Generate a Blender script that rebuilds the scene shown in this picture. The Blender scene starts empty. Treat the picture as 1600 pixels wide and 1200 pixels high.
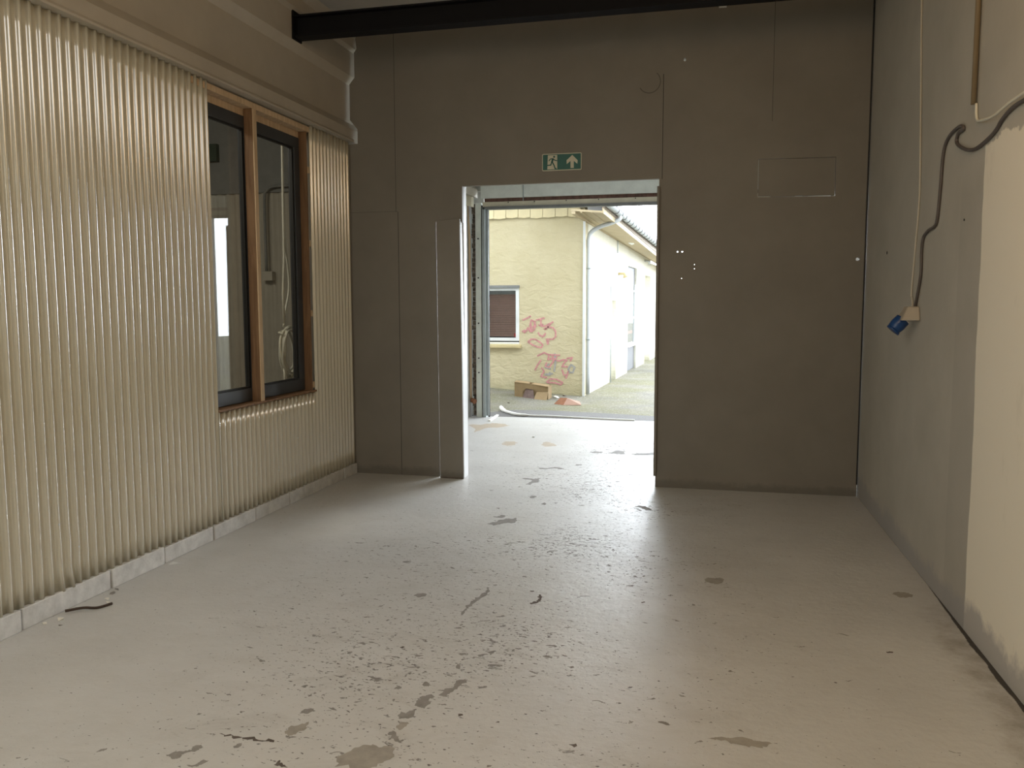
import bpy, bmesh, math, random
from mathutils import Vector, Matrix, noise
random.seed(7)
S = bpy.context.scene
C = S.collection

# ------------------------------------------------------------------ camera
cam_d = bpy.data.cameras.new('camera')
cam_d.sensor_width = 36.0
cam_d.lens = 1300.0 / 1600.0 * 36.0
cam_d.clip_start = 0.05
cam_d.clip_end = 400
cam = bpy.data.objects.new('camera', cam_d)
C.objects.link(cam)
_r = Vector((0.97195517, 0.2351524, -0.00254873)).normalized()
_f = Vector((-0.23433322, 0.96754404, -0.09458582)).normalized()
_u = _r.cross(_f).normalized()
M = Matrix((( _r.x, _u.x, -_f.x, 0.0), (_r.y, _u.y, -_f.y, 0.0), (_r.z, _u.z, -_f.z, 1.55), (0, 0, 0, 1)))
cam.matrix_world = M
S.camera = cam

# ------------------------------------------------------------------ view, sky, lights
S.view_settings.view_transform = 'Standard'
S.view_settings.look = 'None'
S.view_settings.gamma = 1.0
S.view_settings.exposure = 0.0
S.view_settings.use_curve_mapping = False

w = bpy.data.worlds.new('overcast_sky')
S.world = w
w.use_nodes = True
bg = w.node_tree.nodes['Background']
bg.inputs[0].default_value = (0.86, 0.93, 1.0, 1)
bg.inputs[1].default_value = 6.5

# hazy glow of the hidden sun, low beyond the gate to the right
_nt = w.node_tree
_tc = _nt.nodes.new('ShaderNodeTexCoord'); _dp = _nt.nodes.new('ShaderNodeVectorMath'); _dp.operation = 'DOT_PRODUCT'
_dp.inputs[1].default_value = Vector((.20, 1.0, .24)).normalized()
_nt.links.new(_tc.outputs['Generated'], _dp.inputs[0])
_mr = _nt.nodes.new('ShaderNodeMapRange'); _mr.interpolation_type = 'SMOOTHERSTEP'
_mr.inputs['From Min'].default_value = .80; _mr.inputs['From Max'].default_value = 1.0
_mr.inputs['To Min'].default_value = 5.2; _mr.inputs['To Max'].default_value = 19.0
_nt.links.new(_dp.outputs['Value'], _mr.inputs['Value']); _nt.links.new(_mr.outputs[0], bg.inputs[1])

def light(name, kind, loc, power, col, size=1.0, size_y=None, target=None, angle=None):
    d = bpy.data.lights.new(name, kind)
    d.energy = power
    d.color = col
    if kind == 'AREA':
        d.shape = 'RECTANGLE' if size_y else 'SQUARE'
        d.size = size
        if size_y: d.size_y = size_y
    if kind == 'POINT': d.shadow_soft_size = size
    if angle is not None: d.angle = angle
    o = bpy.data.objects.new(name, d)
    C.objects.link(o)
    o.location = loc
    if target is not None:
        o.rotation_euler = (Vector(target) - Vector(loc)).to_track_quat('-Z', 'Y').to_euler()
    return o
light('hazy_sun', 'SUN', (10, 10, 20), 1.1, (1.0, 0.98, 0.95), target=(10 - 4.2, 10 - 10.0, 20 - 3.4), angle=math.radians(24))
# added fill lights with no visible source, and the hall's warm lamp behind the camera
light('hall_side_fill', 'AREA', (-2.9, -0.6, 2.1), 62, (1.0, 0.95, 0.78), 1.8, 1.6, target=(1.2, 3.4, 1.3))  # added fill aimed at the right wall; no window is built here
light('hall_floor_fill', 'AREA', (-1.5, 1.7, 3.2), 23, (0.98, 0.99, 0.96), 2.4, 1.2, target=(-1.5, 2.5, 0))  # added fill that lifts the hall floor; no fixture hangs there
light('lobby_fill', 'AREA', (-1.0, 9.2, 3.93), 16, (0.93, 0.97, 1.0), 3.2, 2.4, target=(-1.0, 9.2, 0))  # added fill to brighten the lobby; the ceiling has no opening
light('hall_lamp', 'POINT', (0.35, 2.0, 3.3), 50, (1.0, 0.61, 0.27), 0.45)
light('adjoining_room_fill', 'AREA', (-5.0, 4.6, 3.85), 50, (1.0, 0.93, 0.78), 1.2, target=(-5.0, 5.6, 0))  # added fill so the room behind the glass shows; no lamp modelled
PATCHES=[
('m',[(-1.542, 5.6), (-1.516, 5.64), (-1.484, 5.659), (-1.487, 5.709), (-1.445, 5.771), (-1.399, 5.765), (-1.378, 5.805), (-1.354, 5.734), (-1.353, 5.666), (-1.413, 5.641), (-1.442, 5.612), (-1.487, 5.558)]),
('m',[(-1.548, 5.789), (-1.505, 5.829), (-1.5, 5.866), (-1.474, 5.854), (-1.461, 5.791), (-1.499, 5.776)]),
('m',[(-1.65, 7.185), (-1.595, 7.188), (-1.544, 7.165), (-1.49, 7.195), (-1.461, 7.097), (-1.471, 7.034), (-1.512, 6.991), (-1.51, 6.925), (-1.563, 6.93), (-1.546, 6.983), (-1.533, 7.054), (-1.553, 7.119), (-1.621, 7.138)]),
('m',[(-1.595, 7.67), (-1.509, 7.68), (-1.462, 7.741), (-1.403, 7.734), (-1.355, 7.685), (-1.387, 7.648), (-1.451, 7.683), (-1.518, 7.628), (-1.574, 7.615)]),
('m',[(-1.42, 6.46), (-1.406, 6.521), (-1.371, 6.515), (-1.374, 6.449), (-1.396, 6.422)]),
('m',[(-1.286, 6.261), (-1.273, 6.318), (-1.244, 6.277), (-1.255, 6.228)]),
('m',[(-1.603, 6.055), (-1.566, 6.064), (-1.564, 6.026)]),
('m',[(-1.28, 7.927), (-1.223, 7.94), (-1.215, 7.889), (-1.26, 7.869)]),
('m',[(-1.246, 8.639), (-1.189, 8.689), (-1.109, 8.683), (-1.113, 8.596), (-1.194, 8.578)]),
('m',[(-1.05, 8.598), (-1.012, 8.717), (-0.98, 8.812), (-0.89, 8.769), (-0.889, 8.659), (-0.866, 8.592), (-0.943, 8.574), (-0.988, 8.6)]),
('m',[(-0.811, 8.604), (-0.745, 8.679), (-0.664, 8.698), (-0.574, 8.779), (-0.563, 8.613), (-0.675, 8.576), (-0.763, 8.532)]),
('m',[(-0.569, 6.327), (-0.535, 6.374), (-0.481, 6.373), (-0.427, 6.251), (-0.471, 6.24), (-0.506, 6.309)]),
('m',[(-1.536, 4.087), (-1.529, 4.121), (-1.5, 4.137), (-1.474, 4.127), (-1.472, 4.089), (-1.497, 4.065)]),
('d',[(-0.905, 4.115), (-0.893, 4.145), (-0.874, 4.152), (-0.869, 4.199), (-0.887, 4.217), (-0.882, 4.259), (-0.858, 4.233), (-0.856, 4.187), (-0.86, 4.152), (-0.877, 4.118), (-0.895, 4.102)]),
('d',[(-0.947, 4.305), (-0.923, 4.308), (-0.917, 4.293), (-0.936, 4.289)]),
('m',[(-1.171, 4.296), (-1.184, 4.306), (-1.177, 4.255), (-1.189, 4.168), (-1.203, 4.121), (-1.21, 4.058), (-1.219, 4.002), (-1.211, 3.94), (-1.21, 3.89), (-1.198, 3.87), (-1.196, 3.904), (-1.203, 3.962), (-1.19, 4.021), (-1.179, 4.096), (-1.16, 4.163), (-1.16, 4.226)]),
('d',[(-1.36, 3.43), (-1.35, 3.446), (-1.337, 3.44), (-1.346, 3.424)]),
('m',[(-1.816, 2.39), (-1.797, 2.418), (-1.767, 2.43), (-1.749, 2.44), (-1.759, 2.46), (-1.752, 2.473), (-1.734, 2.475), (-1.721, 2.46), (-1.729, 2.439), (-1.754, 2.42), (-1.765, 2.404), (-1.758, 2.383), (-1.77, 2.372), (-1.798, 2.38)]),
('m',[(-1.508, 2.766), (-1.506, 2.798), (-1.487, 2.813), (-1.469, 2.812), (-1.466, 2.792), (-1.483, 2.767)]),
('m',[(-1.619, 2.491), (-1.617, 2.511), (-1.605, 2.521), (-1.594, 2.51), (-1.596, 2.492), (-1.61, 2.484)]),
('d',[(-1.72, 2.561), (-1.659, 2.558), (-1.57, 2.558), (-1.499, 2.564), (-1.494, 2.551), (-1.537, 2.546), (-1.594, 2.546), (-1.659, 2.546)]),
('m',[(-1.708, 2.35), (-1.68, 2.358), (-1.676, 2.375), (-1.673, 2.393), (-1.65, 2.392), (-1.654, 2.375), (-1.664, 2.352), (-1.689, 2.344)]),
('m',[(-2.067, 2.348), (-2.064, 2.37), (-2.048, 2.38), (-2.04, 2.369), (-2.055, 2.355)]),
('d',[(-1.421, 2.42), (-1.415, 2.452), (-1.389, 2.427), (-1.366, 2.417), (-1.387, 2.412)]),
('s',[(-1.496, 2.632), (-1.493, 2.674), (-1.452, 2.696), (-1.443, 2.716), (-1.427, 2.672), (-1.445, 2.62), (-1.467, 2.603)]),
('s',[(-1.214, 2.454), (-1.225, 2.528), (-1.203, 2.571), (-1.18, 2.601), (-1.146, 2.621), (-1.114, 2.606), (-1.081, 2.625), (-1.058, 2.611), (-1.041, 2.561), (-1.064, 2.525), (-1.088, 2.484)]),
('m',[(-1.122, 2.714), (-1.108, 2.726), (-1.085, 2.694), (-1.061, 2.665), (-1.04, 2.682), (-1.056, 2.653), (-1.076, 2.656), (-1.103, 2.678)]),
('m',[(-1.137, 2.839), (-1.134, 2.872), (-1.11, 2.858), (-1.106, 2.882), (-1.086, 2.895), (-1.078, 2.859), (-1.083, 2.82), (-1.102, 2.822), (-1.118, 2.812)]),
('s',[(-1.108, 2.747), (-1.109, 2.789), (-1.078, 2.809), (-1.075, 2.767), (-1.088, 2.734)]),
('m',[(-1.105, 2.952), (-1.099, 3.008), (-1.066, 3.03), (-1.047, 3.013), (-1.063, 2.982), (-1.046, 2.952), (-1.057, 2.91), (-1.08, 2.917), (-1.102, 2.925)]),
('m',[(-1.039, 3.029), (-1.032, 3.088), (-1.002, 3.102), (-1.009, 3.168), (-0.978, 3.19), (-0.963, 3.171), (-0.981, 3.122), (-0.992, 3.069), (-1.004, 3.024)]),
('m',[(-1.134, 3.101), (-1.129, 3.132), (-1.108, 3.122), (-1.101, 3.091), (-1.121, 3.089)]),
('m',[(-1.053, 3.307), (-1.05, 3.333), (-1.031, 3.304), (-1.029, 3.276), (-1.043, 3.28)]),
('m',[(-1.231, 3.041), (-1.225, 3.07), (-1.204, 3.055), (-1.212, 3.037)]),
('d',[(-0.47, 2.781), (-0.446, 2.791), (-0.438, 2.777), (-0.447, 2.764)]),
('d',[(-0.918, 2.898), (-0.901, 2.905), (-0.895, 2.892), (-0.908, 2.886)]),
('s',[(-0.021, 4.717), (-0.004, 4.749), (0.036, 4.741), (0.067, 4.766), (0.08, 4.746), (0.075, 4.677), (0.045, 4.643), (0.006, 4.656), (-0.018, 4.678)]),
('s',[(0.006, 2.935), (0.034, 2.95), (0.079, 2.956), (0.107, 2.967), (0.162, 2.964), (0.206, 2.959), (0.233, 2.955), (0.215, 2.932), (0.187, 2.911), (0.138, 2.914), (0.089, 2.916), (0.073, 2.934), (0.034, 2.929)]),
('s',[(0.957, 4.698), (0.985, 4.732), (1.03, 4.742), (1.063, 4.709), (1.05, 4.666), (0.989, 4.645)]),
('d',[(0.779, 3.887), (0.811, 3.895), (0.806, 3.88), (0.78, 3.873)]),
('d',[(-0.343, 4.266), (-0.323, 4.276), (-0.32, 4.262), (-0.339, 4.253)]),
('r',[(-3.025, 10.352), (-2.918, 10.32), (-2.824, 10.511), (-2.666, 10.466), (-2.54, 10.349), (-2.582, 10.198), (-2.757, 10.084), (-2.799, 9.898), (-2.808, 9.714), (-2.824, 9.661)]),
('r',[(-2.271, 8.887), (-2.284, 9.077), (-2.199, 9.131), (-2.133, 9.06), (-2.116, 8.898), (-2.191, 8.816)]),
('r',[(-1.847, 8.983), (-1.832, 9.179), (-1.732, 9.092), (-1.663, 8.943), (-1.769, 8.863)]),
]
TAGS=[
('p',[(-3.193, 1.292), (-3.114, 1.325), (-3.058, 1.358)]),
('p',[(-3.046, 1.292), (-3.069, 1.204), (-3.058, 1.128), (-3.002, 1.117), (-2.968, 1.194), (-3.002, 1.27), (-3.046, 1.292), (-3.058, 1.248), (-3.047, 1.15), (-2.996, 1.183), (-2.979, 1.27)]),
('p',[(-3.171, 1.072), (-3.125, 1.116), (-3.103, 1.16), (-3.069, 1.095), (-3.024, 1.095)]),
('p',[(-2.957, 1.292), (-2.912, 1.303), (-2.823, 1.325)]),
('p',[(-2.912, 1.205), (-2.845, 1.183), (-2.789, 1.194), (-2.733, 1.227), (-2.667, 1.26)]),
('p',[(-2.8, 1.129), (-2.756, 1.173), (-2.667, 1.162), (-2.622, 1.097), (-2.622, 1.01), (-2.666, 0.966), (-2.766, 0.965)]),
('p',[(-2.923, 1.073), (-2.901, 1.03), (-2.845, 1.008), (-2.8, 1.063), (-2.822, 1.019)]),
('p',[(-3.103, 0.918), (-3.047, 0.963), (-2.979, 0.963), (-2.889, 0.909), (-2.845, 0.866), (-2.867, 0.822), (-2.945, 0.832), (-3.024, 0.864), (-3.103, 0.918)]),
('p',[(-2.778, 0.965), (-2.766, 0.899), (-2.744, 0.932), (-2.761, 0.877)]),
('p',[(-3.204, 1.094), (-3.159, 1.116)]),
('p',[(-2.878, 1.303), (-2.878, 1.194), (-2.845, 1.216)]),
('p',[(-2.822, 1.14), (-2.778, 1.151), (-2.711, 1.227)]),
('p',[(-2.934, 0.678), (-2.822, 0.734), (-2.755, 0.702), (-2.554, 0.693)]),
('p',[(-2.733, 0.691), (-2.755, 0.614), (-2.688, 0.637), (-2.654, 0.593), (-2.732, 0.482), (-2.799, 0.503), (-2.777, 0.559)]),
('p',[(-2.621, 0.605), (-2.554, 0.595), (-2.488, 0.617), (-2.421, 0.607), (-2.465, 0.574), (-2.509, 0.497), (-2.421, 0.498)]),
('p',[(-2.509, 0.442), (-2.476, 0.354), (-2.42, 0.355), (-2.398, 0.422), (-2.442, 0.3)]),
('p',[(-2.421, 0.64), (-2.333, 0.652), (-2.366, 0.597)]),
('p',[(-2.979, 0.434), (-2.934, 0.523), (-2.878, 0.601)]),
('p',[(-2.867, 0.469), (-2.822, 0.415), (-2.878, 0.325), (-2.777, 0.305)]),
('p',[(-2.777, 0.228), (-2.709, 0.284), (-2.598, 0.275), (-2.497, 0.222), (-2.531, 0.188), (-2.642, 0.219), (-2.754, 0.217)]),
('p',[(-2.677, 0.681), (-2.643, 0.604), (-2.599, 0.66)]),
('g',[(-2.632, 0.714), (-2.621, 0.594), (-2.643, 0.418)]),
('g',[(-2.732, 0.537), (-2.799, 0.481), (-2.71, 0.461)]),
('g',[(-2.721, 0.394), (-2.721, 0.35), (-2.799, 0.36), (-2.676, 0.373)]),
('g',[(-2.355, 0.532), (-2.288, 0.489), (-2.321, 0.401), (-2.376, 0.4), (-2.399, 0.454), (-2.355, 0.532)]),
]
# ------------------------------------------------------------------ materials
def newmat(name):
    m = bpy.data.materials.new(name); m.use_nodes = True
    nt = m.node_tree
    return m, nt, nt.nodes['Principled BSDF']
class N:
    """small node helper"""
    def __init__(s, nt): s.nt = nt
    def n(s, t, **k):
        x = s.nt.nodes.new(t)
        for a, b in k.items(): setattr(x, a, b)
        return x
    def l(s, a, b): s.nt.links.new(a, b)
    def co(s): return s.n('ShaderNodeTexCoord').outputs['Object']
    def mapped(s, scale=(1, 1, 1)):
        m = s.n('ShaderNodeMapping'); m.inputs['Scale'].default_value = scale
        s.l(s.co(), m.inputs[0]); return m.outputs[0]
    def noise(s, sc, detail=4, rough=.55, vec=None, dist=0):
        x = s.n('ShaderNodeTexNoise'); x.inputs['Scale'].default_value = sc
        x.inputs['Detail'].default_value = detail; x.inputs['Roughness'].default_value = rough
        x.inputs['Distortion'].default_value = dist
        s.l(vec if vec is not None else s.co(), x.inputs['Vector']); return x.outputs[0]
    def ramp(s, v, a, b, ca=(0, 0, 0, 1), cb=(1, 1, 1, 1)):
        x = s.n('ShaderNodeValToRGB'); e = x.color_ramp.elements
        e[0].position = a; e[1].position = b; e[0].color = ca; e[1].color = cb
        s.l(v, x.inputs[0]); return x.outputs[0]
    def m(s, op, a, b=None, c=None, clamp=False):
        x = s.n('ShaderNodeMath', operation=op); x.use_clamp = clamp
        for i, v in enumerate((a, b, c)):
            if v is None: continue
            if isinstance(v, (int, float)): x.inputs[i].default_value = v
            else: s.l(v, x.inputs[i])
        return x.outputs[0]
    def mix(s, f, a, b):
        x = s.n('ShaderNodeMix', data_type='RGBA')
        if isinstance(f, (int, float)): x.inputs[0].default_value = f
        else: s.l(f, x.inputs[0])
        for i, v in ((6, a), (7, b)):
            if isinstance(v, tuple): x.inputs[i].default_value = v if len(v) == 4 else v + (1,)
            else: s.l(v, x.inputs[i])
        return x.outputs[2]
    def bump(s, h, strength, dist, bsdf, prev=None):
        x = s.n('ShaderNodeBump'); x.inputs['Strength'].default_value = strength
        x.inputs['Distance'].default_value = dist; s.l(h, x.inputs['Height'])
        if prev is not None: s.l(prev, x.inputs['Normal'])
        s.l(x.outputs[0], bsdf.inputs['Normal']); return x.outputs[0]
    def xyz(s):
        x = s.n('ShaderNodeSeparateXYZ'); s.l(s.co(), x.inputs[0]); return x.outputs

def plain(name, col, rough=.6, metal=0, spec=.5, var=.12, sc=9, bump=.0, bsc=60):
    m, nt, b = newmat(name); k = N(nt)
    nz = k.noise(sc, 5, .6)
    dark = tuple(c * (1 - var) for c in col); lite = tuple(min(1, c * (1 + var)) for c in col)
    k.l(k.mix(k.ramp(nz, .3, .7), dark, lite), b.inputs['Base Color'])
    b.inputs['Roughness'].default_value = rough; b.inputs['Metallic'].default_value = metal
    b.inputs['Specular IOR Level'].default_value = spec
    if bump: k.bump(k.noise(bsc, 4, .6), bump, .01, b)
    return m

def floor_mat():
    m, nt, b = newmat('worn_floor_paint'); k = N(nt)
    base = k.mix(k.ramp(k.noise(1.1, 5, .6), .3, .7), (.50, .495, .475), (.58, .575, .555))
    base = k.mix(k.m('MULTIPLY', k.ramp(k.noise(5, 8, .7), .45, .75), .35), base, (.47, .45, .415))
    # fine chips, more of them in the trafficked middle
    area = k.ramp(k.noise(.75, 3, .5), .40, .66)
    xs = k.xyz()
    mid = k.m('SUBTRACT', 1.0, k.m('MULTIPLY', k.m('ABSOLUTE', k.m('ADD', xs[0], .95)), .52), clamp=True)
    mask = k.m('MULTIPLY', mid, k.m('ADD', k.m('MULTIPLY', area, .8), .35), clamp=True)
    vec = k.mapped((16, 26, 16))
    n1 = k.noise(1.0, 5, .62, vec, .6)
    th = k.m('SUBTRACT', .70, k.m('MULTIPLY', mask, .135))
    chip = k.m('MULTIPLY', k.m('SUBTRACT', n1, th), 40, clamp=True)
    vec2 = k.mapped((38, 60, 38))
    n2 = k.noise(1.0, 3, .6, vec2, .2)
    th2 = k.m('SUBTRACT', .70, k.m('MULTIPLY', mask, .125))
    chip2 = k.m('MULTIPLY', k.m('SUBTRACT', n2, th2), 30, clamp=True)
    # hairline scratches
    sc = k.noise(2.2, 3, .5, k.mapped((1.0, 3.2, 1)), 1.6)
    scr = k.m('SUBTRACT', 1.0, k.m('MULTIPLY', k.m('ABSOLUTE', k.m('SUBTRACT', sc, .5)), 420), clamp=True)
    scr = k.m('MULTIPLY', scr, k.m('MULTIPLY', k.ramp(k.noise(3.5, 2), .5, .6), .5))
    worn = k.ramp(k.noise(1.0, 9, .78, k.mapped((3.2, 5, 3)), .8), .50, .60)
    base = k.mix(k.m('MULTIPLY', k.m('MULTIPLY', worn, k.m('ADD', mask, .12, clamp=True)), .40), base, (.36, .34, .305))
    col = k.mix(chip, base, (.20, .185, .165))
    col = k.mix(chip2, col, (.115, .10, .09))
    col = k.mix(scr, col, (.22, .20, .18))
    # dirt line beside the right wall
    wl = k.m('MULTIPLY', k.m('SUBTRACT', xs[0], k.m('SUBTRACT', 1.12, k.m('MULTIPLY', k.noise(4, 5, .7), .22))), 12, clamp=True)
    near = k.m('MULTIPLY', k.m('SUBTRACT', 4.9, xs[1]), 1.2, clamp=True)
    col = k.mix(k.m('MULTIPLY', k.m('MULTIPLY', k.m('MULTIPLY', wl, near), k.ramp(k.noise(9, 6, .7), .35, .65)), .62), col, (.20, .165, .115))
    gapd = k.m('SUBTRACT', k.m('ADD', 1.2381, k.m('MULTIPLY', xs[1], -.0117)), xs[0])
    cw = k.m('MULTIPLY', k.m('MULTIPLY', k.noise(2.5, 5, .7), .050), k.m('ADD', near, .12, clamp=True))
    crack = k.m('MULTIPLY', k.m('SUBTRACT', cw, gapd), 250, clamp=True)
    col = k.mix(crack, col, (.035, .028, .02))
    k.l(col, b.inputs['Base Color'])
    r = k.m('ADD', .36, k.m('MULTIPLY', k.noise(7, 5, .7), .16))
    r = k.m('ADD', r, k.m('MULTIPLY', k.m('MAXIMUM', chip, chip2), .3))
    k.l(r, b.inputs['Roughness'])
    b.inputs['Specular IOR Level'].default_value = .8
    h = k.m('SUBTRACT', k.m('MULTIPLY', k.noise(22, 6, .65), .6), k.m('MULTIPLY', k.m('MAXIMUM', chip, chip2), .6))
    k.bump(h, .5, .012, b)
    return m

def right_wall_mat():
    m, nt, b = newmat('patched_plaster'); k = N(nt)
    xs = k.xyz()
    nz = k.noise(5, 6, .65)
    base = k.mix(k.ramp(k.noise(2.2, 6, .6), .3, .75), (.42, .40, .35), (.50, .475, .42))
    dz = k.m('MULTIPLY', k.m('SUBTRACT', nz, .5), .22)
    dy = k.m('MULTIPLY', k.m('SUBTRACT', k.noise(3, 3, .5), .5), .05)
    my = k.m('MULTIPLY', k.m('SUBTRACT', k.m('ADD', k.m('ADD', 4.245, k.m('MULTIPLY', xs[2], .018)), dy), xs[1]), 120, clamp=True)
    mz = k.m('MULTIPLY', k.m('SUBTRACT', k.m('ADD', 2.29, dz), xs[2]), 90, clamp=True)
    lite = k.m('MULTIPLY', my, mz)
    col = k.mix(lite, base, (.84, .79, .68))
    # darker band of old paint next to the light coat
    band = k.m('MULTIPLY', k.m('MULTIPLY', k.m('SUBTRACT', 4.62, xs[1]), 60, clamp=True), k.m('MULTIPLY', k.m('SUBTRACT', 2.2, xs[2]), 8, clamp=True))
    band = k.m('MULTIPLY', band, k.m('SUBTRACT', 1.0, lite))
    col = k.mix(k.m('MULTIPLY', band, .22), col, (.30, .28, .25))
    # scuffs and rising damp above the floor
    sc = k.ramp(k.noise(1.6, 6, .7, k.mapped((1, 2.6, 1))), .60, .78)
    col = k.mix(k.m('MULTIPLY', sc, .30), col, (.42, .38, .31))
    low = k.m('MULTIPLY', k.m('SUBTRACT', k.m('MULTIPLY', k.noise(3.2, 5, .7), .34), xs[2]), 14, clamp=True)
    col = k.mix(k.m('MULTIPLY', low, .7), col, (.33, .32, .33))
    k.l(col, b.inputs['Base Color']); b.inputs['Roughness'].default_value = .62
    k.bump(k.m('ADD', k.noise(90, 3, .6), k.m('MULTIPLY', lite, 1.5)), .18, .004, b)
    return m

def partition_mat():
    m, nt, b = newmat('grey_board_partition'); k = N(nt)
    xs = k.xyz()
    col = k.mix(k.ramp(k.noise(2.0, 5, .6), .3, .7), (.200, .184, .158), (.234, .216, .188))
    def vline(x, z0, z1, wd=.0022):
        a = k.m('LESS_THAN', k.m('ABSOLUTE', k.m('SUBTRACT', xs[0], x)), wd)
        a = k.m('MULTIPLY', a, k.m('GREATER_THAN', xs[2], z0)); return k.m('MULTIPLY', a, k.m('LESS_THAN', xs[2], z1))
    lines = None
    for x, z0, z1, wd in ((-2.757, 0, 2.38, .0025), (-2.775, 2.38, 4, .0018), (-.437, 2.58, 3.42, .0028), (.42, 3.0, 4, .0015)):
        v = vline(x, z0, z1, wd); lines = v if lines is None else k.m('MAXIMUM', lines, v)
    hx = k.m('MULTIPLY', k.m('LESS_THAN', k.m('ABSOLUTE', k.m('SUBTRACT', xs[2], 2.383)), .0016), k.m('LESS_THAN', xs[0], -2.76))
    lines = k.m('MAXIMUM', lines, k.m('MULTIPLY', hx, .6))
    dx = k.m('SUBTRACT', xs[0], -.55); dz = k.m('SUBTRACT', xs[2], 3.364)
    rr = k.m('SQRT', k.m('ADD', k.m('MULTIPLY', dx, dx), k.m('MULTIPLY', dz, dz)))
    ring = k.m('LESS_THAN', k.m('ABSOLUTE', k.m('SUBTRACT', rr, .088)), .0035)
    ring = k.m('MULTIPLY', ring, k.m('LESS_THAN', k.m('SUBTRACT', dz, k.m('MULTIPLY', dx, .8)), .02))
    lines = k.m('MAXIMUM', lines, k.m('MULTIPLY', ring, .6))
    col = k.mix(lines, col, (.03, .027, .02))
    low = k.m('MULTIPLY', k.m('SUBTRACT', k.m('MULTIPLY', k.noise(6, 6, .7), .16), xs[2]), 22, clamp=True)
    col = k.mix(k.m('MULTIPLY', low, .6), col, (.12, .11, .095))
    k.l(col, b.inputs['Base Color']); b.inputs['Roughness'].default_value = .55
    k.bump(k.noise(120, 3, .6), .08, .003, b)
    return m

def stucco_mat(name, a, bcol):
    m, nt, b = newmat(name); k = N(nt); xs = k.xyz()
    col = k.mix(k.ramp(k.noise(1.4, 6, .65), .3, .7), a, bcol)
    low = k.m('MULTIPLY', k.m('SUBTRACT', k.m('MULTIPLY', k.noise(3, 6, .7), .6), xs[2]), 3, clamp=True)
    col = k.mix(k.m('MULTIPLY', low, .55), col, (.33, .31, .18))
    k.l(col, b.inputs['Base Color']); b.inputs['Roughness'].default_value = .85
    k.bump(k.noise(7, 5, .55, k.mapped((1, 1, 1.7)), .6), .45, .04, b)
    return m

def ground_mat():
    m, nt, b = newmat('mossy_concrete'); k = N(nt)
    col = k.mix(k.ramp(k.noise(1.2, 5, .6), .35, .65), (.16, .152, .132), (.22, .208, .18))
    moss = k.ramp(k.noise(.8, 4, .6), .38, .62)
    col = k.mix(k.m('MULTIPLY', moss, .55), col, (.165, .16, .065))
    col = k.mix(k.m('MULTIPLY', k.ramp(k.noise(38, 3, .7), .52, .64), .5), col, (.42, .40, .33))
    col = k.mix(k.m('MULTIPLY', k.ramp(k.noise(24, 3, .7), .62, .7), .8), col, (.12, .11, .09))
    k.l(col, b.inputs['Base Color']); b.inputs['Roughness'].default_value = .9; b.inputs['Specular IOR Level'].default_value = .1
    k.bump(k.noise(45, 4, .7), .6, .02, b)
    return m

def metal_sheet_mat():
    m, nt, b = newmat('cream_coated_steel'); k = N(nt)
    col = k.mix(k.ramp(k.noise(1.5, 5, .6, k.mapped((1, 1, .3))), .3, .7), (.53, .50, .39), (.60, .565, .45))
    col = k.mix(k.m('MULTIPLY', k.ramp(k.noise(30, 4, .7), .68, .78), .5), col, (.36, .31, .22))
    k.l(col, b.inputs['Base Color'])
    b.inputs['Roughness'].default_value = .20
    b.inputs['IOR'].default_value = 2.9
    k.bump(k.noise(3, 3, .5, k.mapped((1, 1, .5))), .10, .02, b)
    return m

def wood_mat(name, a, c):
    m, nt, b = newmat(name); k = N(nt)
    col = k.mix(k.ramp(k.noise(1, 4, .6, k.mapped((30, 30, 2.5)), .8), .35, .68), a, c)
    k.l(col, b.inputs['Base Color']); b.inputs['Roughness'].default_value = .7
    return m

def glass_mat(name, tint=(1, 1, 1), f=1.45):
    m, nt, b = newmat(name); nt.nodes.remove(b); k = N(nt)
    out = nt.nodes['Material Output']
    g = k.n('ShaderNodeBsdfGlossy'); g.inputs['Roughness'].default_value = .012
    t = k.n('ShaderNodeBsdfTransparent'); t.inputs[0].default_value = tint + (1,)
    ge = k.n('ShaderNodeNewGeometry'); dp = k.n('ShaderNodeVectorMath', operation='DOT_PRODUCT')
    k.l(ge.outputs['Incoming'], dp.inputs[0]); k.l(ge.outputs['Normal'], dp.inputs[1])
    c1 = k.m('SUBTRACT', 1.0, k.m('ABSOLUTE', dp.outputs['Value']))
    fres = k.m('ADD', f, k.m('MULTIPLY', k.m('POWER', c1, 5), 1 - f), clamp=True)
    mx = k.n('ShaderNodeMixShader')
    k.l(fres, mx.inputs[0]); k.l(t.outputs[0], mx.inputs[1]); k.l(g.outputs[0], mx.inputs[2])
    k.l(mx.outputs[0], out.inputs[0])
    return m

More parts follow.
